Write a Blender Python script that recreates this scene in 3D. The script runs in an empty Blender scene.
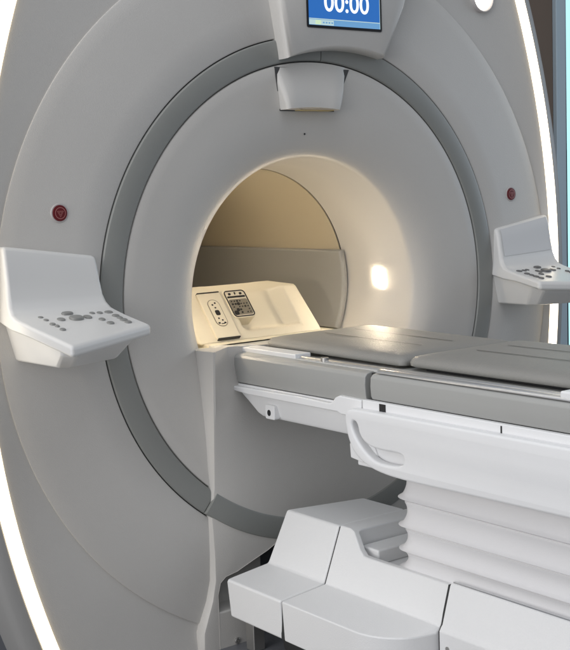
import bpy, bmesh, math, random
from mathutils import Vector, Matrix
random.seed(4)
sc = bpy.context.scene
COL = sc.collection
PI = math.pi
ZC = 1.03                      # height of the bore axis

# ------------------------------------------------------------------ materials
def mat(name, col, rough=.45, metal=0., bump=0., bscale=400., var=0., vscale=3., emit=None, estr=0., coat=0., spec=.5):
    m = bpy.data.materials.new(name); m.use_nodes = True
    nt = m.node_tree; b = nt.nodes['Principled BSDF']
    b.inputs['Base Color'].default_value = (*col, 1)
    b.inputs['Roughness'].default_value = rough
    b.inputs['Metallic'].default_value = metal
    b.inputs['Coat Weight'].default_value = coat
    b.inputs['Coat Roughness'].default_value = .25
    b.inputs['Specular IOR Level'].default_value = spec
    if emit:
        b.inputs['Emission Color'].default_value = (*emit, 1)
        b.inputs['Emission Strength'].default_value = estr
    tc = nt.nodes.new('ShaderNodeTexCoord')
    if var:
        n = nt.nodes.new('ShaderNodeTexNoise'); n.inputs['Scale'].default_value = vscale
        n.inputs['Detail'].default_value = 6
        nt.links.new(tc.outputs['Object'], n.inputs['Vector'])
        mx = nt.nodes.new('ShaderNodeMix'); mx.data_type = 'RGBA'
        mx.inputs[6].default_value = (*[c * (1 - var) for c in col], 1)
        mx.inputs[7].default_value = (*[min(1, c * (1 + var)) for c in col], 1)
        nt.links.new(n.outputs['Fac'], mx.inputs[0]); nt.links.new(mx.outputs[2], b.inputs['Base Color'])
        mr = nt.nodes.new('ShaderNodeMapRange')
        mr.inputs['To Min'].default_value = max(.05, rough - .08); mr.inputs['To Max'].default_value = min(1, rough + .08)
        nt.links.new(n.outputs['Fac'], mr.inputs['Value']); nt.links.new(mr.outputs['Result'], b.inputs['Roughness'])
    if bump:
        n2 = nt.nodes.new('ShaderNodeTexNoise'); n2.inputs['Scale'].default_value = bscale
        n2.inputs['Detail'].default_value = 2
        nt.links.new(tc.outputs['Object'], n2.inputs['Vector'])
        bp = nt.nodes.new('ShaderNodeBump'); bp.inputs['Strength'].default_value = bump
        bp.inputs['Distance'].default_value = .001
        nt.links.new(n2.outputs['Fac'], bp.inputs['Height']); nt.links.new(bp.outputs['Normal'], b.inputs['Normal'])
    return m

M = {}
M['cover'] = mat('gantry_paint', (.57, .553, .525), .42, bump=.5, bscale=420, var=.06, vscale=2.2)
M['disc'] = mat('bore_face_paint', (.57, .55, .518), .42, bump=.5, bscale=420, var=.06, vscale=2.2)
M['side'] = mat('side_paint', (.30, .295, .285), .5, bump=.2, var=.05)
M['rear'] = mat('rear_paint', (.16, .17, .19), .6, var=.05)
M['ring'] = mat('ring_grey', (.26, .265, .25), .42, bump=.3, bscale=600, var=.04, vscale=5)
M['dark'] = mat('dark_gap', (.03, .03, .03), .8)
M['groove'] = mat('groove_grey', (.06, .06, .06), .7)
M['liner'] = mat('bore_liner', (.50, .44, .33), .5, bump=.2, var=.03)
M['pad_liner'] = mat('bore_side_pad', (.31, .31, .30), .6, bump=.3, bscale=300, var=.05)
M['white'] = mat('table_white', (.78, .78, .78), .4, bump=.2, bscale=500, var=.02, vscale=4)
M['base'] = mat('base_white', (.76, .757, .75), .5, bump=.5, bscale=350, var=.02, vscale=4)
M['console'] = mat('console_white', (.68, .675, .66), .35, bump=.15, bscale=500, var=.02)
M['cons_panel'] = mat('console_gloss', (.66, .66, .66), .25, coat=.3)
M['button'] = mat('button_grey', (.24, .24, .23), .5)
M['button_dark'] = mat('button_dark', (.12, .12, .12), .5)
M['band'] = mat('table_band_grey', (.36, .36, .345), .4, bump=.2, var=.03)
M['silver'] = mat('rail_aluminium', (.72, .73, .74), .28, metal=.9)
M['cradle'] = mat('cradle_grey', (.52, .52, .50), .35, var=.03)
M['vinyl'] = mat('pad_vinyl', (.25, .245, .228), .55, spec=.4, bump=.8, bscale=220, var=.06, vscale=6)
M['vinyl_dark'] = mat('pad_seam', (.05, .048, .042), .6)
M['cream'] = mat('coil_cream', (.74, .69, .57), .45, bump=.15, var=.02)
M['bellows'] = mat('bellows_vinyl', (.73, .72, .72), .5, bump=.3, bscale=300, var=.03)
M['black'] = mat('black_plastic', (.012, .012, .014), .35)
M['caster'] = mat('caster_rubber', (.03, .03, .03), .7)
M['steel'] = mat('brushed_steel', (.45, .44, .42), .35, metal=.8)
M['red'] = mat('estop_red', (.13, .008, .012), .45)
M['estop_ring'] = mat('estop_collar', (.50, .47, .46), .4)
M['estop_mark'] = mat('estop_mark', (.40, .15, .14), .5)
M['strip'] = mat('led_strip', (.9, .88, .8), .4, emit=(1, .89, .70), estr=5.5)
M['stripedge'] = mat('led_strip_edge', (.9, .88, .8), .4, emit=(1, .82, .54), estr=3.0)
M['lamp'] = mat('lamp_lens', (.9, .9, .85), .4, emit=(1, .93, .78), estr=7.)
M['borelamp'] = mat('bore_lamp_lens', (.9, .85, .7), .4, emit=(1, .83, .60), estr=135.)
M['borefill'] = mat('bore_fill_glow', (.9, .85, .7), .4, emit=(1, .86, .66), estr=17.)
M['screen'] = mat('screen_blue', (.01, .03, .1), .25, emit=(.022, .13, .42), estr=1.0)
M['digits'] = mat('screen_white', (.8, .8, .8), .3, emit=(.85, .93, 1), estr=.9)
M['taskbar'] = mat('screen_taskbar', (.1, .2, .3), .3, emit=(.12, .30, .55), estr=.8)
M['taskbar2'] = mat('screen_taskbar_pale', (.3, .4, .4), .3, emit=(.42, .55, .55), estr=.8)
M['taskgreen'] = mat('screen_taskbar_green', (.3, .4, .3), .3, emit=(.50, .62, .40), estr=.9)
M['port'] = mat('port_grey', (.22, .20, .16), .5)
M['yellow'] = mat('yellow_lens', (.45, .36, .16), .3)
M['wall'] = mat('wall_brown', (.16, .115, .085), .7, var=.15, vscale=1.5)
M['floor'] = mat('floor_vinyl', (.16, .165, .18), .4, var=.12, vscale=5)
M['frame'] = mat('window_frame', (.46, .55, .60), .4)
M['sky'] = mat('window_sky', (.2, .5, .55), .8, emit=(.58, .88, .93), estr=.95)
M['glass'] = mat('window_glass', (.9, 1, 1), .02)
M['glass'].node_tree.nodes['Principled BSDF'].inputs['Transmission Weight'].default_value = 1.0
M['glass'].node_tree.nodes['Principled BSDF'].inputs['IOR'].default_value = 1.02

# ------------------------------------------------------------------ helpers
def thing(name, label, cat, loc, group=None):
    o = bpy.data.objects.new(name, None); COL.objects.link(o)
    o.location = loc; o.empty_display_size = .1
    o['label'] = label; o['category'] = cat
    if group: o['group'] = group
    return o

def place(o, parent):
    COL.objects.link(o)
    if parent is not None:
        o.parent = parent
        if parent.type == 'EMPTY':
            o.matrix_parent_inverse = Matrix.Translation(-Vector(parent.location))
    return o

def mesh(name, v, f, m, parent=None, smooth=35, bevel=0., seg=3, recalc=True, mats=None, fm=None):
    me = bpy.data.meshes.new(name)
    me.from_pydata([tuple(p) for p in v], [], f)
    if fm:
        for i, k in enumerate(fm): me.polygons[i].material_index = k
    bm = bmesh.new(); bm.from_mesh(me)
    bmesh.ops.remove_doubles(bm, verts=bm.verts, dist=1e-6)
    if recalc: bmesh.ops.recalc_face_normals(bm, faces=bm.faces)
    bm.to_mesh(me); bm.free()
    for mm in (mats or [m]): me.materials.append(mm)
    if smooth:
        me.polygons.foreach_set('use_smooth', [True] * len(me.polygons))
        me.set_sharp_from_angle(angle=math.radians(smooth))
    o = bpy.data.objects.new(name, me); place(o, parent)
    if bevel:
        b = o.modifiers.new('bevel', 'BEVEL'); b.width = bevel; b.segments = seg
        b.limit_method = 'ANGLE'; b.angle_limit = math.radians(28); b.harden_normals = True
    return o

def loft(rings, caps=True, closed=True):
    """rings: equal-length lists of points -> verts, faces"""
    n = len(rings[0]); v = [p for r in rings for p in r]; f = []
    for i in range(len(rings) - 1):
        for j in range(n if closed else n - 1):
            k = (j + 1) % n
            f.append((i*n + j, i*n + k, (i+1)*n + k, (i+1)*n + j))
    if caps:
        f.append(tuple(range(n))[::-1]); f.append(tuple((len(rings)-1)*n + j for j in range(n)))
    return v, f

def join(*vf):
    V = []; F = []
    for v, f in vf:
        o = len(V); V += list(v); F += [tuple(i + o for i in q) for q in f]
    return V, F

def revolve(prof, a0=0., a1=2*PI, n=192, closed_prof=True):
    """prof: list of (r, y) ; axis = the bore axis. angle measured from +x towards +z"""
    full = abs(a1 - a0 - 2*PI) < 1e-6
    rings = []
    for i in range(n if full else n + 1):
        a = a0 + (a1 - a0) * i / n
        rings.append([(r*math.cos(a), y, ZC + r*math.sin(a)) for r, y in prof])
    v, f = loft(rings, caps=(not full) and closed_prof, closed=closed_prof)
    if full:
        m = len(prof); last = (len(rings)-1)*m
        for j in range(m if closed_prof else m - 1):
            k = (j+1) % m
            f.append((last + j, last + k, k, j))
    return v, f

def box(x0, x1, y0, y1, z0, z1):
    v = [(x, y, z) for z in (z0, z1) for x, y in ((x0, y0), (x1, y0), (x1, y1), (x0, y1))]
    return v, [(3, 2, 1, 0), (4, 5, 6, 7), (0, 1, 5, 4), (1, 2, 6, 5), (2, 3, 7, 6), (3, 0, 4, 7)]

def rrect(w, h, r, n=6):
    p = []
    for cx, cy, a in ((w/2-r, h/2-r, 0), (-w/2+r, h/2-r, 90), (-w/2+r, -h/2+r, 180), (w/2-r, -h/2+r, 270)):
        for i in range(n + 1):
            t = math.radians(a + 90*i/n); p.append((cx + r*math.cos(t), cy + r*math.sin(t)))
    return p

def frame_pts(pts, o, u, v, w=0.):
    """2-D points -> 3-D on the plane through o spanned by u, v, lifted by w along u x v"""
    o, u, v = Vector(o), Vector(u).normalized(), Vector(v).normalized(); n = u.cross(v).normalized()
    return [o + u*a + v*b + n*w for a, b in pts]

def slab(pts, o, u, v, w0, w1, round_=0.):
    """a plate with outline pts; its outer edge rounded over by round_"""
    cx = sum(p[0] for p in pts)/len(pts); cy = sum(p[1] for p in pts)/len(pts)
    rings = [frame_pts(pts, o, u, v, w0)]
    if round_:
        for t in (0, 30, 60, 90):
            s = round_*(1 - math.cos(math.radians(t))); h = w1 - round_ + round_*math.sin(math.radians(t))
            q = []
            for a, b in pts:
                d = math.hypot(a-cx, b-cy); k = max(.05, (d - s)/d) if d > 1e-9 else 1
                q.append((cx + (a-cx)*k, cy + (b-cy)*k))
            rings.append(frame_pts(q, o, u, v, h))
    else:
        rings.append(frame_pts(pts, o, u, v, w1))
    return loft(rings)

def plate(name, outlines, mapping, thick, m, parent, bevel=.004, res=3):
    """flat plate with holes: first outline is the border, the others holes; mapping (a,b,w)->xyz"""
    cu = bpy.data.curves.new(name + '_c', 'CURVE'); cu.dimensions = '2D'; cu.fill_mode = 'BOTH'
    for pts in outlines:
        s = cu.splines.new('POLY'); s.points.add(len(pts) - 1); s.use_cyclic_u = True
        for i, (a, b) in enumerate(pts): s.points[i].co = (a, b, 0, 1)
    cu.extrude = thick/2 - bevel; cu.bevel_depth = bevel; cu.bevel_resolution = res; cu.offset = -bevel
    o = bpy.data.objects.new(name + '_c', cu); COL.objects.link(o)
    dg = bpy.context.evaluated_depsgraph_get(); dg.update()
    me = bpy.data.meshes.new_from_object(o.evaluated_get(dg))
    v = [mapping(*p.co) for p in me.vertices]; f = [tuple(p.vertices) for p in me.polygons]
    bpy.data.objects.remove(o); bpy.data.curves.remove(cu); bpy.data.meshes.remove(me)
    return mesh(name, v, f, m, parent, smooth=40)

def smooth_poly(pts, n=4, it=2):
    for _ in range(it):   # Chaikin
        q = []
        for i in range(len(pts)):
            a, b = pts[i], pts[(i+1) % len(pts)]
            q.append((.75*a[0]+.25*b[0], .75*a[1]+.25*b[1])); q.append((.25*a[0]+.75*b[0], .25*a[1]+.75*b[1]))
        pts = q
    return pts

def tube(path, r, n=12):
    rings = []
    for i, p in enumerate(path):
        p = Vector(p); a = Vector(path[max(0, i-1)]); b = Vector(path[min(len(path)-1, i+1)])
        d = (b - a).normalized(); s = d.cross(Vector((.31, .2, .93))).normalized(); t = d.cross(s)
        rings.append([p + (s*math.cos(2*PI*k/n) + t*math.sin(2*PI*k/n))*r for k in range(n)])
    return loft(rings)

def boolean_cut(o, v, f):
    me = bpy.data.meshes.new('cut'); me.from_pydata([tuple(p) for p in v], [], f)
    bm = bmesh.new(); bm.from_mesh(me); bmesh.ops.recalc_face_normals(bm, faces=bm.faces); bm.to_mesh(me); bm.free()
    c = bpy.data.objects.new('cut', me); COL.objects.link(c)
    md = o.modifiers.new('cut', 'BOOLEAN'); md.operation = 'DIFFERENCE'; md.object = c; md.solver = 'EXACT'
    dg = bpy.context.evaluated_depsgraph_get(); dg.update()
    nm = bpy.data.meshes.new_from_object(o.evaluated_get(dg))
    o.modifiers.remove(md); old = o.data; o.data = nm; bpy.data.meshes.remove(old)
    bpy.data.objects.remove(c)
    nm.polygons.foreach_set('use_smooth', [True]*len(nm.polygons)); nm.set_sharp_from_angle(angle=math.radians(35))

def sstep(a, b, x):
    t = min(1, max(0, (x-a)/(b-a))); return t*t*(3-2*t)

# ------------------------------------------------------------------ the scanner
G = thing('mri_scanner', 'large grey ring shaped scanner with a lit round bore and a blue timer screen', 'scanner', (0, .5, 0))

# opening in the covers around the docked table foot
OPEN = [(-.435, -.2), (-.435, .165), (-.425, .20), (-.405, .215), (-.364, .222), (-.30, .245), (-.25, .262), (-.20, .285), (-.12, .31),
        (.12, .31), (.20, .285), (.25, .262), (.364, .222), (.405, .215), (.425, .20), (.435, .165), (.435, -.2)]
def opening(y0, y1): return loft([[(a, y, b) for a, b in OPEN] for y in (y0, y1)])

fc = mesh('front_cover', *revolve([(.7725, .022), (.7725, .006), (.774, .002), (.778, 0), (.86, .003), (.95, .008), (1.02, .0125), (1.060, .0155),
                                   (1.0640, .0170), (1.065, .0195), (1.065, .06), (.7725, .06)], n=256), M['cover'], G)
boolean_cut(fc, *opening(-.2, .3))

disc_prof = [(.6975, .03), (.6975, .006), (.696, .002), (.692, 0), (.66, .002), (.60, .003), (.55, .008), (.51, .0155), (.48, .0245), (.46, .0335), (.447, .0415), (.4385, .0485),
             (.4340, .0535), (.4310, .0595), (.4288, .0675), (.4270, .078), (.4240, .100), (.4185, .13), (.409, .16), (.402, .20), (.397, .24), (.393, .29), (.391, .345), (.396, .345), (.42, .30),
             (.45, .15), (.50, .08), (.56, .05), (.62, .04)]
def mouth(x, y, z):
    r_ = math.hypot(x, z - ZC); k_ = sstep(.50, .44, r_)*sstep(.391, .415, r_)
    return Vector((x*(1 + .020*k_), y, z - .016*k_))
dc = mesh('bore_face', *revolve(disc_prof, n=256), M['disc'], G)
for q in dc.data.vertices:      # the mouth of the bore sits a little below the bore axis
    if q.co.y < .34: q.co = mouth(*q.co)

# dark backing behind the ring's gaps, the ring itself in two pieces
mesh('ring_backing', *revolve([(.69, .012), (.78, .012), (.78, .03), (.69, .03)], n=192), M['groove'], G)
aL = PI + math.acos(.447/.735); aR = 2*PI - math.acos(.447/.735)
ring_prof = lambda d: [(.7005, .02+d), (.7005, .002+d), (.7035, -.002+d), (.709, -.0035+d), (.735, -.0045+d), (.761, -.0035+d), (.767, -.002+d), (.770, .002+d), (.770, .02+d)]
top_a = PI/2 - .035
mesh('trim_ring', *revolve(ring_prof(0), top_a + .0022, aL, n=140), M['ring'], G)
mesh('trim_ring', *revolve(ring_prof(0), aR - 2*PI, top_a - .0022, n=140), M['ring'], G)
rl = mesh('lower_trim_ring', *revolve([(r, y if y < .01 else .02) for r, y in ring_prof(-.0115)], aL + .004, aR - .004, n=60), M['ring'], G)

# docking panel below the bore: upper wedge between bore and ring, lower panel under the ring
def dock(zs, name):
    rings = []
    for z, xe, yb, xf, yf in zs:
        yc = max(yf, -.010 + .030*max(0, (z-.488)/.404)) if z > .45 else yf
        rings.append([(-xe, yb + .02, z), (-xe, yb, z), (-xf, yf, z), (-xf + .006, yf - .0012, z), (-.345, yc, z), (.345, yc, z), (xf - .006, yf - .0012, z), (xf, yf, z), (xe, yb, z), (xe, yb + .02, z)])
    return mesh(name, *loft(rings), M['disc'], G, bevel=.003, seg=2)
lv = [(-.01, .50), (.06, .497), (.10, .482), (.15, .463), (.21, .450), (.28, .449), (.36, .452), (.395, .454)]
lv = [(z, xe, .004, xe - .010, -.010) for z, xe in lv]
for t in [i/10 for i in range(11)]:
    z = .488 + (.892 - .488)*t
    lv.append((z, .443 + .012*t, .003 + .045*t*t, .432 + .011*t, -.011 - .037*t))
lp = dock(lv, 'docking_panel')
for q in lp.data.vertices:
    if q.co.x > .3 and q.co.z > .80: q.co.z = .80 + (q.co.z - .80)*.62
for md in list(lp.modifiers): lp.modifiers.remove(md)
boolean_cut(lp, *opening(-.2, .3))
# lining of the opening
mesh('docking_recess', *loft([[(a, y, b) for a, b in OPEN] for y in (-.012, .02, .25)], caps=False, closed=False), M['disc'], G)
mesh('recess_back', *box(-.31, .31, .25, .262, 0, .32), M['dark'], G)
for s in (-1, 1):
    mesh('recess_back', *box(min(s*.225, s*.436), max(s*.225, s*.436), .062, .075, .09, .33), M['disc'], G)
    mesh('recess_cheek', *box(min(s*.30, s*.308), max(s*.30, s*.308), .075, .25, .0, .30), M['disc'], G)
    mesh('recess_sill', *box(min(s*.318, s*.436), max(s*.318, s*.436), -.011, .075, -.005, .112), M['disc'], G, bevel=.006)
for (x, z, y) in ((-.372, .784, .010), (-.374, .012, -.011)):
    s = mesh('screw', *loft([[(x + r*math.cos(2*PI*k/20), yy, z + r*math.sin(2*PI*k/20)) for k in range(20)] for r, yy in ((.0095, y+.005), (.0095, y-.004), (.0075, y-.0055), (.004, y-.0055), (.0035, y-.001))]), M['steel'], G)

# bore
mesh('bore_liner', *revolve([(.389, .352), (.389, 1.60), (.396, 1.60), (.396, .352)], n=160), M['liner'], G)
mesh('bore_seam', *revolve([(.393, .340), (.393, .356), (.400, .356), (.400, .340)], n=160), M['dark'], G)
# grey pad on the far bore wall and its twin on the near one
for s in (1, -1):
    a0, a1 = math.radians(-27), math.radians(15.5)
    rings = []
    for i in range(25):
        a = a0 + (a1-a0)*i/24
        rings.append([(s*r*math.cos(a), y, ZC + r*math.sin(a)) for r, y in ((.3885, .327), (.372, .327), (.366, .333), (.366, 1.5), (.3885, 1.5))])
    mesh('bore_wall_pad', *loft(rings), M['pad_liner'], G, bevel=.004)
# bore floor (covered by the cradle in use)
mesh('bore_bridge', *loft([[(-.35, y, .858), (-.30, y, .72), (.30, y, .72), (.35, y, .858)] for y in (.06, 1.5)]), M['cream'], G)
# bore lamps: small rounded windows in the flare, one each side
for s in (1, -1):
    lp_ = []
    for a, b in (rrect(.046, .062, .010) if s > 0 else rrect(.040, .052, .010)):
        y = .182 + a; r = .4165 + (y - .13)*-.235 - .003
        if y > .16: r = .4085 + (y-.16)*-.17 - .003
        ang = math.asin((.018 + b)/r)
        w_ = mouth(s*(r + .003)*math.cos(ang), y, ZC + (r + .003)*math.sin(ang))
        lp_.append((w_.x*.9965, w_.y, w_.z))
    lp2 = [(x*1.02, y, z) for x, y, z in lp_]
    mesh('bore_light', *loft([lp2, lp_]), M['borelamp'], G)

mesh('bore_light', *loft([[(x, y, 1.4165) for x, y in ((-.03, .40), (.03, .40), (.03, .80), (-.03, .80))], [(x, y, 1.411) for x, y in ((-.03, .40), (.03, .40), (.03, .80), (-.03, .80))]]), M['borefill'], G)  # added fill strip, out of view, brightens the liner and wall pads
# outer cover with the LED strip, side cover
def outline():
    pts = []
    for i in range(61):
        z = -.02 + 2.02*i/60; pts.append((1.10 - .18*((z-1.03)/.97)**2, z))
    p0, p3 = Vector(pts[-1]), Vector((0, 2.52)); d = Vector((-.36, 1)).normalized()
    p1 = p0 + d*.30; p2 = p3 + Vector((.5, 0))
    for i in range(1, 33):
        t = i/32; q = p0*(1-t)**3 + p1*3*t*(1-t)**2 + p2*3*t*t*(1-t) + p3*t**3
        pts.append((q.x, q.y))
    left = [(-x - .022*min(1, max(0, (2.35 - z)/.9)), z) for x, z in pts[:-1]][::-1]
    return pts + left
OUT = outline()
def offset(d):
    r = []
    for i, (x, z) in enumerate(OUT):
        a = OUT[max(0, i-1)]; b = OUT[min(len(OUT)-1, i+1)]
        t = Vector((b[0]-a[0], b[1]-a[1])).normalized(); r.append((x + t.y*d, z - t.x*d))
    return r
def outer_station(d, y): return [(x, y, z) for x, z in offset(d)]
SW = .0205
inner = outer_station(-SW, .004)
_e = inner[0]; _f = inner[-1]
inner = [(_e[0]*k/14, .004, -.02) for k in range(1, 14)] + inner + [(_f[0]*k/14, .004, -.02) for k in range(13, 0, -1)]
st = []
for k in range(9):
    t = k/8; row = []
    for x, y, z in inner:
        a = math.atan2(z - ZC, x); R = max(1.062, math.hypot(x, z - ZC)); r = 1.058 + (R - 1.058)*t
        row.append((r*math.cos(a), .0215 + (.004 - .0215)*(t**1.3), ZC + r*math.sin(a)))
    st.append(row)
st += [[(x, .022, z) for x, y, z in inner]]
v, f = loft(st, caps=False, closed=False)
oc = mesh('outer_cover', v, f, M['cover'], G)
half = len(OUT)//2
stn = [outer_station(d, y) for d, y in ((-SW+.001, .022), (-SW+.001, .004), (-SW+.005, -.004), (0, -.009), (SW-.005, -.004), (SW-.001, .004), (SW-.001, .022))]
for sl in (slice(0, half+1), slice(half, None)):
    v, f = loft([r[sl] for r in stn], caps=False, closed=False)
    per = len(f)//(len(stn) - 1)
    mesh('light_strip', v, f, None, G, mats=[M['strip'], M['stripedge']], fm=[0 if 2 <= i//per <= 3 else 1 for i in range(len(f))])
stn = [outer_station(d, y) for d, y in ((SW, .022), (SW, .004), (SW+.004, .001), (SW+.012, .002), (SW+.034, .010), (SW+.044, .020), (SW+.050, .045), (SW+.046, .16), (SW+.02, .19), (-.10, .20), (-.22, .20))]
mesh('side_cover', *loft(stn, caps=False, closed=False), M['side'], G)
# narrower magnet housing behind the front
rr = []
for y in (.18, 1.7):
    rr.append([(.86*math.copysign(abs(math.cos(a))**.8, math.cos(a)), y, 1.08 + 1.08*math.copysign(abs(math.sin(a))**.8, math.sin(a))) for a in [2*PI*i/72 for i in range(72)]])
inn = [[(.47*math.cos(a), y, ZC + .47*math.sin(a)) for a in [2*PI*i/72 for i in range(72)]] for y in (1.7, .18)]
v, f = loft(rr + inn, caps=False)
f += [(3*72 + j, 3*72 + (j+1) % 72, (j+1) % 72, j) for j in range(72)]
mesh('magnet_housing', v, f, M['rear'], G)

# display housing
DX = .066                     # the housing sits a little to the right of the bore axis
def house_outline(wl, wr, tl, tr, ztop, lift=0.):
    p = []
    n = 16
    for i in range(n+1):
        t = i/n; x = -wl + (wl + wr)*t
        p.append((x + DX, 1.731 + .015*t + .026*(1 - (2*t-1)**2) + lift))
    p += [(wr + (tr-wr)*.5 + DX, 1.90), (tr + DX, ztop), (-tl + DX, ztop), (-wl - (tl-wl)*.5 + DX, 1.90)]
    return p
rings = [[(x, y, z) for x, z in house_outline(a, b, c, e, 2.12, l)] for a, b, c, e, y, l in
         ((.205, .189, .255, .365, .03, -.002), (.201, .187, .25, .36, -.025, -.002), (.196, .184, .244, .352, -.040, 0), (.190, .179, .238, .346, -.047, .004), (.182, .172, .23, .338, -.050, .010))]
DH = mesh('display_housing', *loft(rings), M['cover'], G, smooth=50)
# screen as one flat object: bezel, picture, digits, task bar
sx0, sx1, sz0, sz1 = -.064, .232, 1.8215, 2.03
mesh_parts = []
def quad(x0, x1, z0, z1, y): return [(x0, y, z0), (x1, y, z0), (x1, y, z1), (x0, y, z1)]
V = []; F = []; FM = []
def add(v, f, k):
    o = len(V); V.extend([tuple(p) for p in v])
    for q in f: F.append(tuple(i + o for i in q)); FM.append(k)
cxs, czs = (sx0+sx1)/2, (sz0+sz1)/2
bz = [(cxs + a, czs + b) for a, b in rrect(sx1-sx0, sz1-sz0, .006)]
v, f = loft([[(x, y, z) for x, z in bz] for y in (-.046, -.053)]); add(v, f, 0)
px0, px1, pz0, pz1 = sx0+.006, sx1-.008, sz0+.008, sz1-.010
add(quad(px0, px1, pz0, pz1, -.0534), [(0, 1, 2, 3)], 1)
add(quad(px0, px1, pz0, pz0+.017, -.0538), [(0, 1, 2, 3)], 3)
add(quad(px0, px0+.095, pz0+.001, pz0+.0155, -.0542), [(0, 1, 2, 3)], 4)
add(quad(px0+.024, px0+.045, pz0+.002, pz0+.0145, -.0546), [(0, 1, 2, 3)], 5)
for i in range(5): add(quad(px0+.052+.011*i, px0+.059+.011*i, pz0+.006, pz0+.0105, -.0546), [(0, 1, 2, 3)], 3)
add(quad(px0, px1, pz0+.017, pz0+.0195, -.0542), [(0, 1, 2, 3)], 4)
add(quad(px1-.0016, px1, pz0, pz1, -.0543), [(0, 1, 2, 3)], 4)
tx = bpy.data.curves.new('digits_c', 'FONT'); tx.body = '00:00'; tx.size = .078; tx.align_x = 'CENTER'; tx.offset = .0009; tx.resolution_u = 6
to = bpy.data.objects.new('digits_c', tx); COL.objects.link(to)
dg = bpy.context.evaluated_depsgraph_get(); dg.update(); tm = bpy.data.meshes.new_from_object(to.evaluated_get(dg))
xs_ = [q.co.x for q in tm.vertices]; mid = (min(xs_)+max(xs_))/2; wid = max(xs_)-min(xs_)
k_ = .178/wid
add([((q.co.x - mid)*k_ + .0905, -.0542, 1.8725 + q.co.y) for q in tm.vertices], [tuple(p.vertices) for p in tm.polygons], 2)
bpy.data.objects.remove(to); bpy.data.meshes.remove(tm)
scr = mesh('screen', V, F, None, DH, smooth=0, recalc=False, mats=[M['black'], M['screen'], M['digits'], M['taskbar'], M['taskbar2'], M['taskgreen']], fm=FM)

# sensor housing under the ring
rg = []
for t in [i/12 for i in range(13)]:
    row = []
    for u in (-1, -1, -.97, -.88, -.6, -.3, 0, .3, .6, .88, .97, 1, 1):
        xt = -.008 + .142*u; xb = -.0275 + .1025*u; x = xt + (xb - xt)*t
        zt = ZC + math.sqrt(.6955**2 - xt*xt); zb = 1.583 + .007*(1 - u*u)
        z = zt + (zb - zt)*t
        y = -.001 - .034*math.sin(PI*.5*t)**1.6 + .010*(1 - min(1, abs(u)/.88)**2)*t
        if abs(u) > .96: y += .005 if abs(u) < .99 else .016
        row.append((x, y, z))
    row[0] = (row[0][0], .05, row[0][2]); row[-1] = (row[-1][0], .05, row[-1][2])
    rg.append(row)
SH = mesh('sensor_housing', *loft(rg), M['cover'], G, smooth=50)
mesh('sensor_lens', *box(-.075, .055, -.022, .012, 1.5805, 1.5875), M['yellow'], SH, bevel=.001)
# hairline gap round it
mesh('housing_gap', *loft([[(-.1522, y - .0018, 1.7085), (-.1328, y + .0062, 1.580), (.0778, y + .0062, 1.580), (.1368, y - .0018, 1.7085)] for y in (0, .012)]), M['groove'], SH)

mesh('pin_hole', *loft([[(-.030 + .003*math.cos(2*PI*k/12), y, 1.513 + .003*math.sin(2*PI*k/12)) for k in range(12)] for y in (.02, .0225 - .004)]), M['dark'], G)
# round lamp on the upper right and its twin
for s in (1, -1):
    cx, cz = s*.752, 1.972
    def circ(r, y): return [(cx + r*math.cos(2*PI*k/40), y, cz + r*math.sin(2*PI*k/40)) for k in range(40)]
    ld = mesh('lamp_bezel', *loft([circ(.052, .03), circ(.052, .006), circ(.050, .003), (circ(.047, .003)), circ(.040, .009)]), M['estop_ring'], G)
    mesh('lamp_lens', *loft([circ(.039, .012), circ(.039, .006), circ(.033, .003), circ(.015, .001)]), M['lamp'], ld)

# emergency stop buttons
for s in (1, -1):
    cx, cz = s*.875, 1.305; ye = .006
    def circ(r, y, n=36): return [(cx + r*math.cos(2*PI*k/n), y, cz + r*math.sin(2*PI*k/n)) for k in range(n)]
    eb = mesh('emergency_button', *loft([circ(.0255, ye+.01), circ(.0255, ye-.001), circ(.0245, ye-.0025), circ(.0215, ye-.0025), circ(.0215, ye-.001)]), M['estop_ring'], G)
    mesh('button_cap', *loft([circ(.0212, ye), circ(.0212, ye-.003), circ(.0205, ye-.0045), circ(.012, ye-.0053), circ(.002, ye-.0054)]), M['red'], eb)
    y = ye - .0062
    parts = []
    n = 28
    ring_o = [(cx + .0155*math.cos(2*PI*k/n), y, cz + .0155*math.sin(2*PI*k/n)) for k in range(n)]
    ring_i = [(cx + .0136*math.cos(2*PI*k/n), y, cz + .0136*math.sin(2*PI*k/n)) for k in range(n)]
    parts.append((ring_o + ring_i, [(k, (k+1) % n, n + (k+1) % n, n + k) for k in range(n)]))
    for ro, ri in ((.0112, .0088), (.006, .0042)):
        tri = lambda r: [(cx + r*math.sin(2*PI*k/3 + PI), y - .0003, cz + r*math.cos(2*PI*k/3 + PI)) for k in range(3)]
        parts.append((tri(ro) + tri(ri), [(k, (k+1) % 3, 3 + (k+1) % 3, 3 + k) for k in range(3)]))
    mesh('stop_symbol', *join(*parts), M['estop_mark'], eb)

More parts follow.
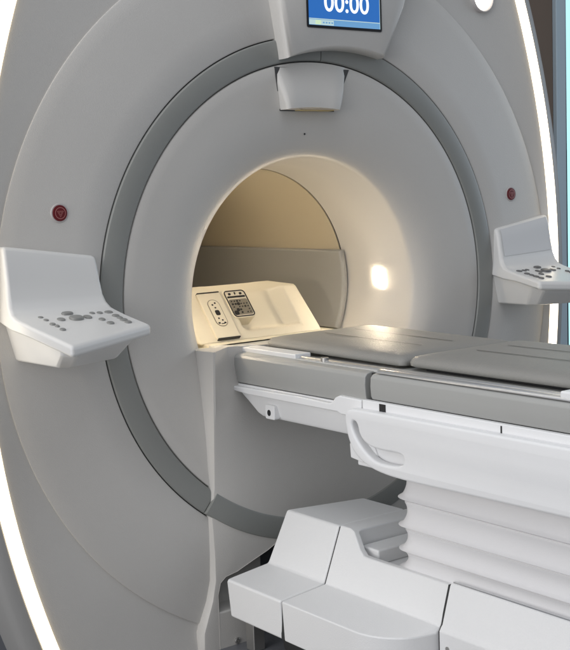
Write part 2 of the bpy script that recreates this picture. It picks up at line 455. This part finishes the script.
# control consoles
def tray_z(y): return 1.06 + .2*y
BTN = [(-.99, -.085, .011, .007), (-.988, -.111, .010, .007), (-.989, -.148, .012, .008), (-.986, -.167, .009, .007), (-.987, -.198, .012, .008),
       (-.912, -.079, .026, .010), (-.949, -.117, .016, .012), (-.908, -.121, .030, .017), (-.874, -.118, .016, .014), (-.846, -.091, .011, .008),
       (-.826, -.095, .012, .009), (-.800, -.096, .018, .010), (-.850, -.150, .013, .010), (-.846, -.186, .015, .010), (-.799, -.131, .016, .009),
       (-.799, -.152, .012, .009), (-.799, -.172, .016, .010), (-.799, -.194, .015, .009)]
def console(s):
    # sheet: backplate sweeping into the tray ; stations (y, z_inner, z_outer, x_inner, x_outer, thickness direction)
    S = []
    back = [(-.010, 1.188, 1.228, .782, 1.050), (-.020, 1.16, 1.195, .781, 1.051), (-.028, 1.12, 1.14, .779, 1.052), (-.036, 1.085, 1.095, .777, 1.054),
            (-.046, 1.065, 1.07, .773, 1.056), (-.062, 1.0515, 1.053, .768, 1.058), (-.085, 1.0445, 1.0445, .764, 1.060)]
    rows = []
    for y, zi, zo, xi, xo in back: rows.append([((xi + (xo-xi)*k/6), y, zi + (zo-zi)*k/6) for k in range(7)])
    for t in (.25, .5, .75, .92, 1.):
        rows.append([])
        for k in range(7):
            yin, yout = -.228, -.330
            yf = yin + (yout-yin)*(k/6)
            y = -.085 + (yf + .085)*t
            x = .764 - .014*t + (1.060 - .764 + .014*t - .028*t)*k/6
            rows[-1].append((x, y, tray_z(y)))
    def thick(r, i):
        # under side of the sheet
        out = []
        for x, y, z in r:
            if i < 7: out.append((x, .03, z - .002)) if i < 5 else out.append((x, y + .035 if i == 6 else .03, z - .03 if i == 6 else z - .02))
            else: out.append((x, y, z - .030))
        return out
    n = 7; v = []; f = []
    tops = rows; unders = [thick(r, i) for i, r in enumerate(rows)]
    for r in tops + unders: v += [(s*x, y, z) for x, y, z in r]
    R = len(rows)
    for b, flip in ((0, 0), (R*n, 1)):
        for i in range(R-1):
            for k in range(n-1):
                q = (b+i*n+k, b+i*n+k+1, b+(i+1)*n+k+1, b+(i+1)*n+k); f.append(q if not flip else q[::-1])
    for i in range(R-1):
        for k in (0, n-1): f.append((i*n+k, (i+1)*n+k, R*n+(i+1)*n+k, R*n+i*n+k))
    for i in (0, R-1):
        for k in range(n-1): f.append((i*n+k, i*n+k+1, R*n+i*n+k+1, R*n+i*n+k))
    c = mesh('control_console', v, f, M['console'], G, smooth=50, bevel=.012, seg=5)
    # tub below the tray
    tub = []
    for h, pts in ((-.020, [(.772, .03), (.770, -.175), (.792, -.214), (1.000, -.294), (1.030, -.270), (1.046, .03)]),
                   (-.042, [(.776, .03), (.774, -.170), (.796, -.208), (.996, -.284), (1.027, -.262), (1.042, .03)]),
                   (None, [(.800, .03), (.800, -.130), (.822, -.158), (.975, -.208), (1.002, -.186), (1.018, .03)])):
        tub.append([(s*x, y, (tray_z(y) + h) if h is not None else .926) for x, y in pts])
    mesh('console_tub', *loft(tub), M['console'], c, smooth=30, bevel=.007)
    if s > 0:
        # back panel insert
        ins = []
        for t in [i/8 for i in range(9)]:
            i0 = .22 + t*2.6; k = int(i0); fr = i0-k
            q = [back[k][j]*(1-fr) + back[k+1][j]*fr for j in range(5)]
            zi, zo, y = q[1], q[2], q[0] - .0012
            w = q[4]-q[3]
            ins.append([(s*(q[3] + w*(.06 + .88*j/6)), y, zi + (zo-zi)*(.06 + .88*j/6)) for j in range(7)])
        v, f = loft(ins, caps=False, closed=False)
        mesh('back_panel', v, f, M['cons_panel'], c)
    for i, (x, y, a, b) in enumerate(BTN):
        x = x*s*-1; z = tray_z(y)
        u = Vector((1, 0, 0)); w = Vector((0, 1, .2)).normalized(); nn = Vector((0, -.2, 1)).normalized()
        o = Vector((x, y, z))
        rgs = []
        hgt = .008 if a > .025 else .0042
        for k, h in ((1, -.003), (1, hgt*.5), (.9, hgt*.85), (.6, hgt)):
            rgs.append([o + u*(a*k*.62*math.copysign(abs(math.cos(t))**.8, math.cos(t))) + w*(b*k*math.copysign(abs(math.sin(t))**.8, math.sin(t))) + nn*h for t in [2*PI*q/20 for q in range(20)]])
        mesh('button', *loft(rgs), M['button'] if s < 0 else M['button_dark'], c)
    return c
console(-1); console(1)

# ------------------------------------------------------------------ the patient table
T = thing('patient_table', 'white patient table with grey side bands, bellows column and moulded base docked to the scanner', 'table', (0, -1.1, 0))
YE = -2.15
def band_prof(o=0.):
    h = [(.300-o, .800), (.319-o, .803), (.3235-o, .812), (.3255-o, .838), (.3235-o, .860), (.316-o, .868), (.300-o, .872), (.285-o, .872)]
    return h
def band(y0, y1, name, drop):
    pf = band_prof()
    pf = [(.300, .800-drop), (.319, .803-drop)] + pf[2:]
    for s in (-1, 1):
        mesh(name, *loft([[(s*x, y, z) for x, z in pf] for y in (y0, y1)]), M['band'], T, bevel=.003, seg=2)
band(.055, -.566, 'side_band', .018)
band(-.586, YE, 'side_band', 0)
mesh('band_core', *box(-.30, .30, YE+.01, .04, .79, .868), M['dark'], T)
# cradle top, running on into the bore
mesh('cradle_top', *loft([[(-.292, y, .868), (-.292, y, .8745), (-.24, y, .873), (-.21, y, .869), (.21, y, .869), (.24, y, .873), (.292, y, .8745), (.292, y, .868)] for y in (.20, YE)]), M['cradle'], T, bevel=.0015, seg=2)
mesh('cradle_extension', *box(-.26, .26, .20, .62, .852, .870), M['cream'], T, bevel=.004)
for s in (-1, 1):
    rp = []
    for k in range(13):
        a = PI*k/12; rp.append((s*(.300 + .0125*math.cos(a)), .872 + .009*math.sin(a)))
    mesh('side_rail', *loft([[(x, y, z) for x, z in rp] for y in (-.60, YE)]), M['silver'], T)
    rp = [(s*(.272 + .009*math.cos(PI*k/10)), .873 + .007*math.sin(PI*k/10)) for k in range(11)]
    mesh('side_rail', *loft([[(x, y, z) for x, z in rp] for y in (.05, YE)]), M['silver'], T)
    if s < 0: mesh('rail_block', *box(min(s*.235, s*.292), max(s*.235, s*.292), -.235, .05, .872, .886), M['white'], T, bevel=.003)
    mesh('rail_block', *box(min(s*.25, s*.31), max(s*.25, s*.31), -1.32, -1.19, .874, .892), M['white'], T, bevel=.005)
    mesh('rail_clip', *loft([[(s*.275 + .011*math.cos(2*PI*k/16), -.345 + .011*math.sin(2*PI*k/16), z) for k in range(16)] for z in (.872, .886)]), M['steel'], T, bevel=.002)
# carriage under the head end
for_s = -1
car = []
for z, w, ye in ((.782, .318, .018), (.764, .318, .012), (.735, .308, -.018), (.700, .298, -.055), (.688, .288, -.068)):
    car.append([(-w, ye, z), (-w, -.60, z), (w, -.60, z), (w, ye, z)])
mesh('carriage', *loft(car), M['white'], T, bevel=.004)
for s in (-1, 1):
    lip = [(.022, .775), (.022, .762), (-.06, .757), (-.40, .757), (-.462, .757), (-.475, .752), (-.56, .752), (-.56, .800), (-.472, .802), (-.455, .795), (-.440, .780), (-.43, .777), (-.30, .779)]
    mesh('carriage_lip', *loft([[(s*x, y, z) for y, z in lip] for x in (.316, .334)]), M['white'], T, bevel=.004)
    lt = mesh('latch', *loft([[(s*x, -.14 + a, .713 + b) for a, b in rrect(.044, .042, .006)] for x in (.296, .318)]), M['white'], T, bevel=.003)
    mesh('latch_hole', *loft([[(s*x, -.138 + .0075*math.cos(2*PI*k/18), .711 + .009*math.sin(2*PI*k/18)) for k in range(18)] for x in (.314, .3195)]), M['black'], lt)
# upper frame strip behind the side panel
for s in (-1, 1):
    mesh('frame_rail', *box(min(s*.318, s*.335), max(s*.318, s*.335), YE, -.565, .765, .8025), M['white'], T, bevel=.003)
    mesh('frame_slot', *box(min(s*.332, s*.3365), max(s*.332, s*.3365), -.655, -.632, .772, .7995), M['black'], T)
    mesh('frame_joint', *box(min(s*.332, s*.3362), max(s*.332, s*.3362), -1.045, -1.041, .772, .798), M['dark'], T)
mesh('frame_core', *box(-.318, .318, YE, -.58, .66, .79), M['white'], T)
# side panels with hand slots
OUTL = [(YE, .786), (-.60, .781), (-.550, .780), (-.532, .774), (-.524, .760), (-.526, .735), (-.535, .700), (-.555, .668), (-.590, .645), (-.640, .630), (-.736, .623), (-1.0, .628), (YE, .640)]
def densify(p):
    return p
SLOT = smooth_poly([(-.557, .752), (-.573, .745), (-.580, .716), (-.604, .695), (-.650, .687), (-.737, .691), (-.747, .676), (-.735, .656), (-.65, .652), (-.611, .667), (-.577, .694), (-.558, .719), (-.550, .740)], it=2)
OUTS = smooth_poly([(YE-.3, .786)] + OUTL[1:-1] + [(YE-.3, .640)], it=2)
for s in (-1, 1):
    plate('side_panel', [OUTS, SLOT], lambda a, b, w, s=s: (s*(.347 + w), a, b), .030, M['white'], T, bevel=.007)
    bk = mesh('slot_backing', *box(min(s*.318, s*.330), max(s*.318, s*.330), YE, -.535, .625, .765), M['white'], T, bevel=.004)
    mesh('panel_foot', *loft([[(s*x, y, z) for y, z in ((-.51, .68), (-.513, .642), (-.56, .636), (-.62, .66), (-.60, .70))] for x in (.27, .335)]), M['white'], T, bevel=.003)
# bellows
def bell_ring(off, z):
    w, y0, r = .305 + off, -.632 - 0*off, .055
    pts = []
    for cx, cy, a in ((w-r, y0 + off - r, 0), (-w+r, y0 + off - r, 90)):
        for i in range(9):
            t = math.radians(a + 90*i/8); pts.append((cx + r*math.cos(t), cy + r*math.sin(t), z))
    pts += [(-w, YE+.08, z), (w, YE+.08, z)]
    return pts
RZ = [.354, .370, .420, .483, .555, .640]
br = []
for a, b in zip(RZ[:-1], RZ[1:]):
    n = 30 if b - a > .02 else 3
    for i in range(n):
        u = i/n; d = -.0135*(math.sin(PI*u)**.7) if n == 30 else -.002
        d += .003*math.exp(-((min(u, 1-u))/.05)**2) - (.0055*math.exp(-((u-.89)/.04)**2) if n > 6 else 0)
        br.append(bell_ring(d, a + (b-a)*u))
br.append(bell_ring(0, RZ[-1]))
mesh('bellows', *loft(br), M['bellows'], T, smooth=32)
mesh('bellows_plinth', *loft([bell_ring(o, z) for o, z in ((.012, .335), (.012, .348), (.004, .353))]), M['dark'], T)
# base: nose with two prongs
def prong(s):
    lv = [(.155, [(-.495, -.160), (-.495, -.404), (-.06, -.404), (-.06, -.20)]),
          (.265, [(-.502, -.155), (-.502, -.405), (-.06, -.405), (-.06, -.20)]),
          (.279, [(-.352, -.150), (-.352, -.405), (-.055, -.405), (-.055, -.20)]),
          (.428, [(-.292, -.170), (-.292, -.405), (-.045, -.405), (-.045, -.225)])]
    return loft([[(s*-1*x if s > 0 else x, y, z) for x, y in p] for z, p in lv])
def short_prong():
    v, f = prong(1)
    return [(x if x > .2 else .15, y, z) for x, y, z in v], f
nose = mesh('base_nose', *join(prong(-1), short_prong()), M['base'], T, bevel=.009, seg=4)
# middle section with the pocket for the bellows
def mid(y):
    foot = .502
    if y < -.70:
        t = min(1, (-.70 - y)/.15); foot = .502 - .142*(1 - math.sqrt(max(0, 1 - t*t)))
    zl = .430 - .056*sstep(-.452, -.535, y)
    fl = .430 if y > -.468 else .345
    if y > -.47 : fl = zl
    xi = .352; xl = .352 - .06*(zl - .279)/(.149)
    if foot < xi + .012: foot = xi + .012
    h = [(foot - .006, .155), (foot, .265), (xi, .279), (xl, zl), (xl - .018 , zl), (xl - .026 if fl < zl else xl - .03, fl), (.12, fl)]
    return [(-x, y, z) for x, z in h] + [(x, y, z) for x, z in h[::-1]]
ys = [-.4105, -.43, -.45, -.4679, -.4721, -.49, -.51, -.53, -.55, -.60, -.65, -.70] + [-.70 - .15*k/10 for k in range(1, 11)]
mesh('base_middle', *loft([mid(y) for y in ys]), M['base'], T, smooth=40, bevel=.008, seg=4)
mesh('joint_shade', *loft([[(-x, y, z) for x, z in ((.496, .158), (.496, .261), (.349, .275), (.289, .424))] + [(x, y, z) for x, z in ((.289, .424), (.349, .275), (.496, .261), (.496, .158))] for y in (-.398, -.416)]), M['dark'], T, smooth=0)  # black filler sheets in the base joints, standing in for the gaps' shade
mesh('joint_shade', *loft([[(-x, y, z) for x, z in ((.357, .158), (.357, .268), (.348, .282), (.318, .376))] + [(x, y, z) for x, z in ((.318, .345), (.348, .282), (.357, .268), (.357, .158))] for y in (-.848, -.860)]), M['dark'], T, smooth=0)
mesh('pocket_step', *box(-.275, .275, -.545, -.475, .344, .385), M['base'], T, bevel=.006)
rear = [(.362, .05), (.362, .272), (.356, .281), (.351, .286), (.322, .376), (.318, .382), (.306, .383), (.301, .380), (.300, .352)]
mesh('base_rear', *loft([[(-x, y, z) for x, z in rear] + [(x, y, z) for x, z in rear[::-1]] for y in (-.8565, YE)]), M['base'], T, smooth=30, bevel=.003)
for s in (-1, 1):
    mesh('base_rail', *box(min(s*.308, s*.315), max(s*.308, s*.315), YE, -.862, .376, .3855), M['silver'], T)
    mesh('screw', *loft([[(s*x, -.885 + .006*math.cos(2*PI*k/14), .235 + .006*math.sin(2*PI*k/14)) for k in range(14)] for x in (.355, .364)]), M['steel'], T)
mesh('chassis', *box(-.30, .30, -2.1, -.30, .07, .30), M['black'], T)
mesh('undertray', *box(-.46, .46, -.84, -.19, .148, .158), M['dark'], T)
for s in (-1, 1):
    for y in (-.26, -1.9):
        cs = mesh('caster', *loft([[(s*x, y + r*math.cos(2*PI*k/28), .062 + r*math.sin(2*PI*k/28)) for k in range(28)] for x, r in ((.30, .045), (.304, .058), (.318, .062), (.332, .062), (.344, .058), (.348, .045))]), M['caster'], T)
        mesh('caster_fork', *box(min(s*.29, s*.36), max(s*.29, s*.36), y-.02, y+.02, .10, .17), M['steel'], cs, bevel=.004)
    mesh('dock_bracket', *box(min(s*.335, s*.375), max(s*.335, s*.375), -.10, -.06, .0, .20), M['steel'], T, bevel=.003)
    mesh('dock_bracket', *box(min(s*.27, s*.30), max(s*.27, s*.30), -.06, .02, .04, .14), M['black'], T, bevel=.003)

# ------------------------------------------------------------------ pads on the table
def pad(name, label, y0, y1, hw, zb, zt, head, nose=.05, lift=0.):
    o = thing(name, label, 'pad', (0, (y0+y1)/2, zb), 'grey vinyl pads on the patient table')
    rings = []
    for inset, z in ((.010, zb), (.001, zb + .004), (.000, zb + .012), (.003, zb + (zt-zb)*.58), (.010, zb + (zt-zb)*.78), (.030, zb + (zt-zb)*.94), (.060, zt), (.12, zt + .0015)):
        w = hw - inset; a, b = y0 - inset*.9, y1 + inset*.9
        P = []
        n = 10
        # head edge with rounded corners, then foot edge
        r = max(.012, head - inset*.4)
        for cx, cy, aa in ((w-r, a-r, 0), (-w+r, a-r, 90)):
            for i in range(n+1):
                t = math.radians(aa + 90*i/n); P.append((cx + r*math.cos(t), cy + r*math.sin(t), z))
        r = .02
        for cx, cy, aa in ((-w+r, b+r, 180), (w-r, b+r, 270)):
            for i in range(n+1):
                t = math.radians(aa + 90*i/n); P.append((cx + r*math.cos(t), cy + r*math.sin(t), z))
        if lift:
            P = [(x, y, zz + lift*max(0, (y-y1)/(y0-y1))**2) for x, y, zz in P]
        rings.append(P)
    mesh('cushion', *loft(rings), M['vinyl'], o, smooth=60)
    for x in (-.055, .065):
        v, f = [], []
        n = 10
        for i in range(n+1):
            y = y0 - .10 + (y1 - y0 + .2)*i/n
            zz = zt + .0032 + (lift*max(0, (y-y1)/(y0-y1))**2 if lift else 0)
            v += [(x - .0022, y, zz), (x + .0022, y, zz)]
        for i in range(n): f.append((2*i, 2*i+1, 2*i+3, 2*i+2))
        mesh('seam', v, f, M['vinyl_dark'], o, smooth=0)
    return o
pad('table_pad', 'grey vinyl pad with rounded head end nearest the bore', .02, -.598, .222, .8755, .906, .05, lift=.006)
pad('table_pad', 'grey vinyl pad at the foot end cut off by the right edge of the photo', -.604, -1.75, .222, .8785, .910, .04)
mesh('pad_shadow', *box(-.195, .195, -1.7, -.66, .869, .8785), M['black'], bpy.data.objects['table_pad.001'])  # black plate under the pad, stands in for the shadow gap

# ------------------------------------------------------------------ coil connector block at the head end
K = thing('coil_connector_block', 'cream moulded block with oval keypad and port panel standing inside the bore', 'connector block', (0, .35, .87))
nrm = lambda t: (.27 + .13*t, .868 + .155*t)     # point on the sloping face, t 0 bottom .. 1 top
xs = [-.275, -.22, -.105, -.085, -.06, .118, .150, .180, .212]
ts = [0, .10, .17, .26, .5, .8, .96, 1.0]
V = []; F = []
for j, t in enumerate(ts):
    y, z = nrm(t)
    for i, x in enumerate(xs):
        d = 0
        if 4 <= i <= 5 and 3 <= j: d = .055
        xx = x + (.012*(1 - t) if i == len(xs)-1 else 0)
        zz = z
        V.append((xx, y + d*.76 + (.0 if t < 1 else .006), zz - d*.3*(1 if d else 0)))
nx, nt_ = len(xs), len(ts)
for j in range(nt_-1):
    for i in range(nx-1): F.append((j*nx+i, j*nx+i+1, (j+1)*nx+i+1, (j+1)*nx+i))
# back row
b0 = len(V)
for i, x in enumerate(xs): V.append((x, .56, 1.028))
b1 = len(V)
for i, x in enumerate(xs): V.append((x, .56, .868))
top = (nt_-1)*nx
for i in range(nx-1):
    F.append((top+i, top+i+1, b0+i+1, b0+i)); F.append((b0+i, b0+i+1, b1+i+1, b1+i)); F.append((b1+i, b1+i+1, i+1, i))
F.append(tuple(j*nx for j in range(nt_)) + (b0, b1)); F.append((tuple(j*nx + nx-1 for j in range(nt_)) + (b0+nx-1, b1+nx-1))[::-1])
mesh('body', V, F, M['cream'], K, smooth=30, bevel=.008, seg=3)
ud = Vector((1, 0, 0)); vd = Vector((0, .13, .155)).normalized()
slope = math.hypot(.13, .155)
def on_face(x, t): y, z = nrm(t); return (x, y, z)
ks = mesh('keypad_strip', *slab(rrect(.092, slope*.90, .008), on_face(-.163, .5), ud, vd, -.004, .009), M['cream'], K, bevel=.003)
for t in (.055, .945):
    mesh('strip_edge', *slab(rrect(.086, .004, .001), on_face(-.163, t), ud, vd, .0, .0105), M['black'], ks)
mesh('keypad_rim', *slab(rrect(.046, .106, .021), on_face(-.163, .54), ud, vd, .006, .0102), M['port'], ks)
mesh('keypad', *slab(rrect(.041, .101, .019), on_face(-.163, .54), ud, vd, .006, .0108), M['cream'], ks)
for a, b, w, h in ((0, .0, .017, .020), (-.006, .032, .006, .006), (.006, .038, .006, .006), (.0, .020, .006, .005), (-.006, -.022, .005, .006), (.005, -.030, .006, .005), (-.012, -.040, .008, .006), (.010, -.041, .008, .006), (.0, -.044, .012, .003)):
    o = Vector(on_face(-.163, .54)) + ud*a + vd*b
    mesh('key', *slab(rrect(w, h, min(w, h)*.3), o, ud, vd, .010, .0118), M['black'], ks)
# port panel, facing the viewer on the slope beside the recess
pc = Vector(on_face(-.058, .70)); 
pp = mesh('port_panel', *slab(rrect(.088, .112, .014), pc, ud, vd, -.06, .004), M['cream'], K, bevel=.002)
def rim(w, h, r, t, w0, w1, m, o):
    A = rrect(w, h, r); B = rrect(w-2*t, h-2*t, max(.001, r-t)); n = len(A)
    v = frame_pts(A, o, ud, vd, w0) + frame_pts(A, o, ud, vd, w1) + frame_pts(B, o, ud, vd, w1) + frame_pts(B, o, ud, vd, w0)
    f = []
    for q in range(3):
        for k in range(n): f.append((q*n+k, q*n+(k+1) % n, (q+1)*n+(k+1) % n, (q+1)*n+k))
    return mesh('port_rim', v, f, m, pp)
rim(.084, .106, .013, .0032, 0, .0058, M['black'], pc)
po = pc + vd*-.014
mesh('socket_plate', *slab(rrect(.072, .062, .006), po, ud, vd, .0, .0055), M['port'], pp)
for a, b, w, h in ((0, .033, .070, .006), (-.022, .045, .009, .008), (.0, .047, .004, .009), (.022, .045, .009, .008)):
    mesh('port_mark', *slab(rrect(w, h, min(w, h)*.3), pc + ud*a + vd*(b - .006), ud, vd, .003, .0062), M['black'], pp)
for r in range(5):
    for c in range(6):
        big = (c, r) in ((2, 3), (0, 0), (1, 1))
        w = .011 if big else .0045
        if not big and random.random() < .25: continue
        if random.random() < .3: w *= 1.5
        mesh('socket', *slab(rrect(w, w, w*.3), po + ud*(-.028 + .0112*c) + vd*(-.023 + .0115*r), ud, vd, .005, .0066), M['black'], pp)

# ------------------------------------------------------------------ room
def struct(name, v, f, m, label=None):
    o = mesh(name, v, f, m, None, smooth=0); o['kind'] = 'structure'; return o
struct('floor', *box(-6, 9, -7, 6, -.05, 0), M['floor'])
wv = []
struct('back_wall', *join(box(-6, 4.085, 2.5, 2.6, 0, 3.2), box(4.085, 7.2, 2.5, 2.6, 0, .12), box(4.085, 7.2, 2.5, 2.6, 3.0, 3.2), box(7.2, 9, 2.5, 2.6, 0, 3.2)), M['wall'])
W = thing('window', 'tall bright window with a blue grey frame beyond the right side of the scanner', 'window', (5.6, 2.5, .12))
mesh('frame', *join(box(4.088, 4.185, 2.47, 2.59, .12, 3.0), box(7.1, 7.198, 2.47, 2.59, .12, 3.0), box(4.185, 7.1, 2.47, 2.59, 2.9, 3.0), box(4.185, 7.1, 2.47, 2.59, .12, .20)), M['frame'], W, bevel=.006)
mesh('pane', *box(4.186, 7.099, 2.53, 2.535, .201, 2.899), M['glass'], W)
struct('sky', *box(2.5, 10, 3.4, 3.42, -1.5, 4.5), M['sky'])

# ------------------------------------------------------------------ light
w = bpy.data.worlds.new('World'); sc.world = w; w.use_nodes = True
nt = w.node_tree; bg = nt.nodes['Background']
# a room with its windows on the left: brighter from -x and from above, dim behind the viewer
tc = nt.nodes.new('ShaderNodeTexCoord'); sp = nt.nodes.new('ShaderNodeSeparateXYZ'); nt.links.new(tc.outputs['Generated'], sp.inputs[0])
def mr(sock, f0, f1, t0, t1):
    n = nt.nodes.new('ShaderNodeMapRange'); n.interpolation_type = 'SMOOTHSTEP'
    for k, v_ in zip(('From Min', 'From Max', 'To Min', 'To Max'), (f0, f1, t0, t1)): n.inputs[k].default_value = v_
    nt.links.new(sock, n.inputs['Value']); return n.outputs['Result']
def plus(a_, b_):
    n = nt.nodes.new('ShaderNodeMath'); n.operation = 'ADD'; nt.links.new(a_, n.inputs[0]); nt.links.new(b_, n.inputs[1]); return n.outputs[0]
tot = plus(plus(mr(sp.outputs[0], .25, -.95, .045, .86), mr(sp.outputs[2], 0, 1, 0, .27)), mr(sp.outputs[0], .5, 1, 0, .25))
nt.links.new(tot, bg.inputs['Strength'])
bg.inputs['Color'].default_value = (.90, .932, 1, 1)
def area(name, loc, tgt, sx, sy, power, col):
    l = bpy.data.lights.new(name, 'AREA'); l.shape = 'RECTANGLE'; l.size = sx; l.size_y = sy; l.energy = power; l.color = col
    o = bpy.data.objects.new(name, l); COL.objects.link(o); o.location = loc
    o.rotation_euler = (Vector(tgt) - Vector(loc)).to_track_quat('-Z', 'Y').to_euler()
    return o
area('side_window_light', (-5.5, -1.3, 1.7), (0, -.9, .9), 3.0, 2.4, 90, (1, .98, .96))
area('far_window_light', (5.0, -1.2, 1.9), (.6, 0, 1.2), 2.2, 2.2, 45, (.72, .86, 1))
area('ceiling_light', (-.8, -1.3, 3.4), (-.3, -1.2, 0), 3.0, 1.8, 17, (.93, .96, 1))

# ------------------------------------------------------------------ camera
X, Y, Z, yaw, pit, rol, fpx = -2.3503, -2.8875, 1.3448, .6523, .1111, .0340, 1207.02
cam = bpy.data.cameras.new('camera'); co = bpy.data.objects.new('camera', cam); COL.objects.link(co)
cam.sensor_fit = 'HORIZONTAL'; cam.sensor_width = 36; cam.lens = fpx/570*36; cam.clip_end = 100; cam.clip_start = .05
d = Vector((math.sin(yaw)*math.cos(pit), math.cos(yaw)*math.cos(pit), -math.sin(pit)))
r = Vector((math.cos(yaw), -math.sin(yaw), 0)); u = r.cross(d)
r2 = r*math.cos(rol) - u*math.sin(rol); u2 = r*math.sin(rol) + u*math.cos(rol)
m = Matrix((r2, u2, -d)).transposed().to_4x4(); m.translation = (X, Y, Z)
co.matrix_world = m
sc.camera = co
sc.view_settings.view_transform = 'Standard'; sc.view_settings.look = 'None'
sc.view_settings.exposure = .08; sc.view_settings.gamma = 1
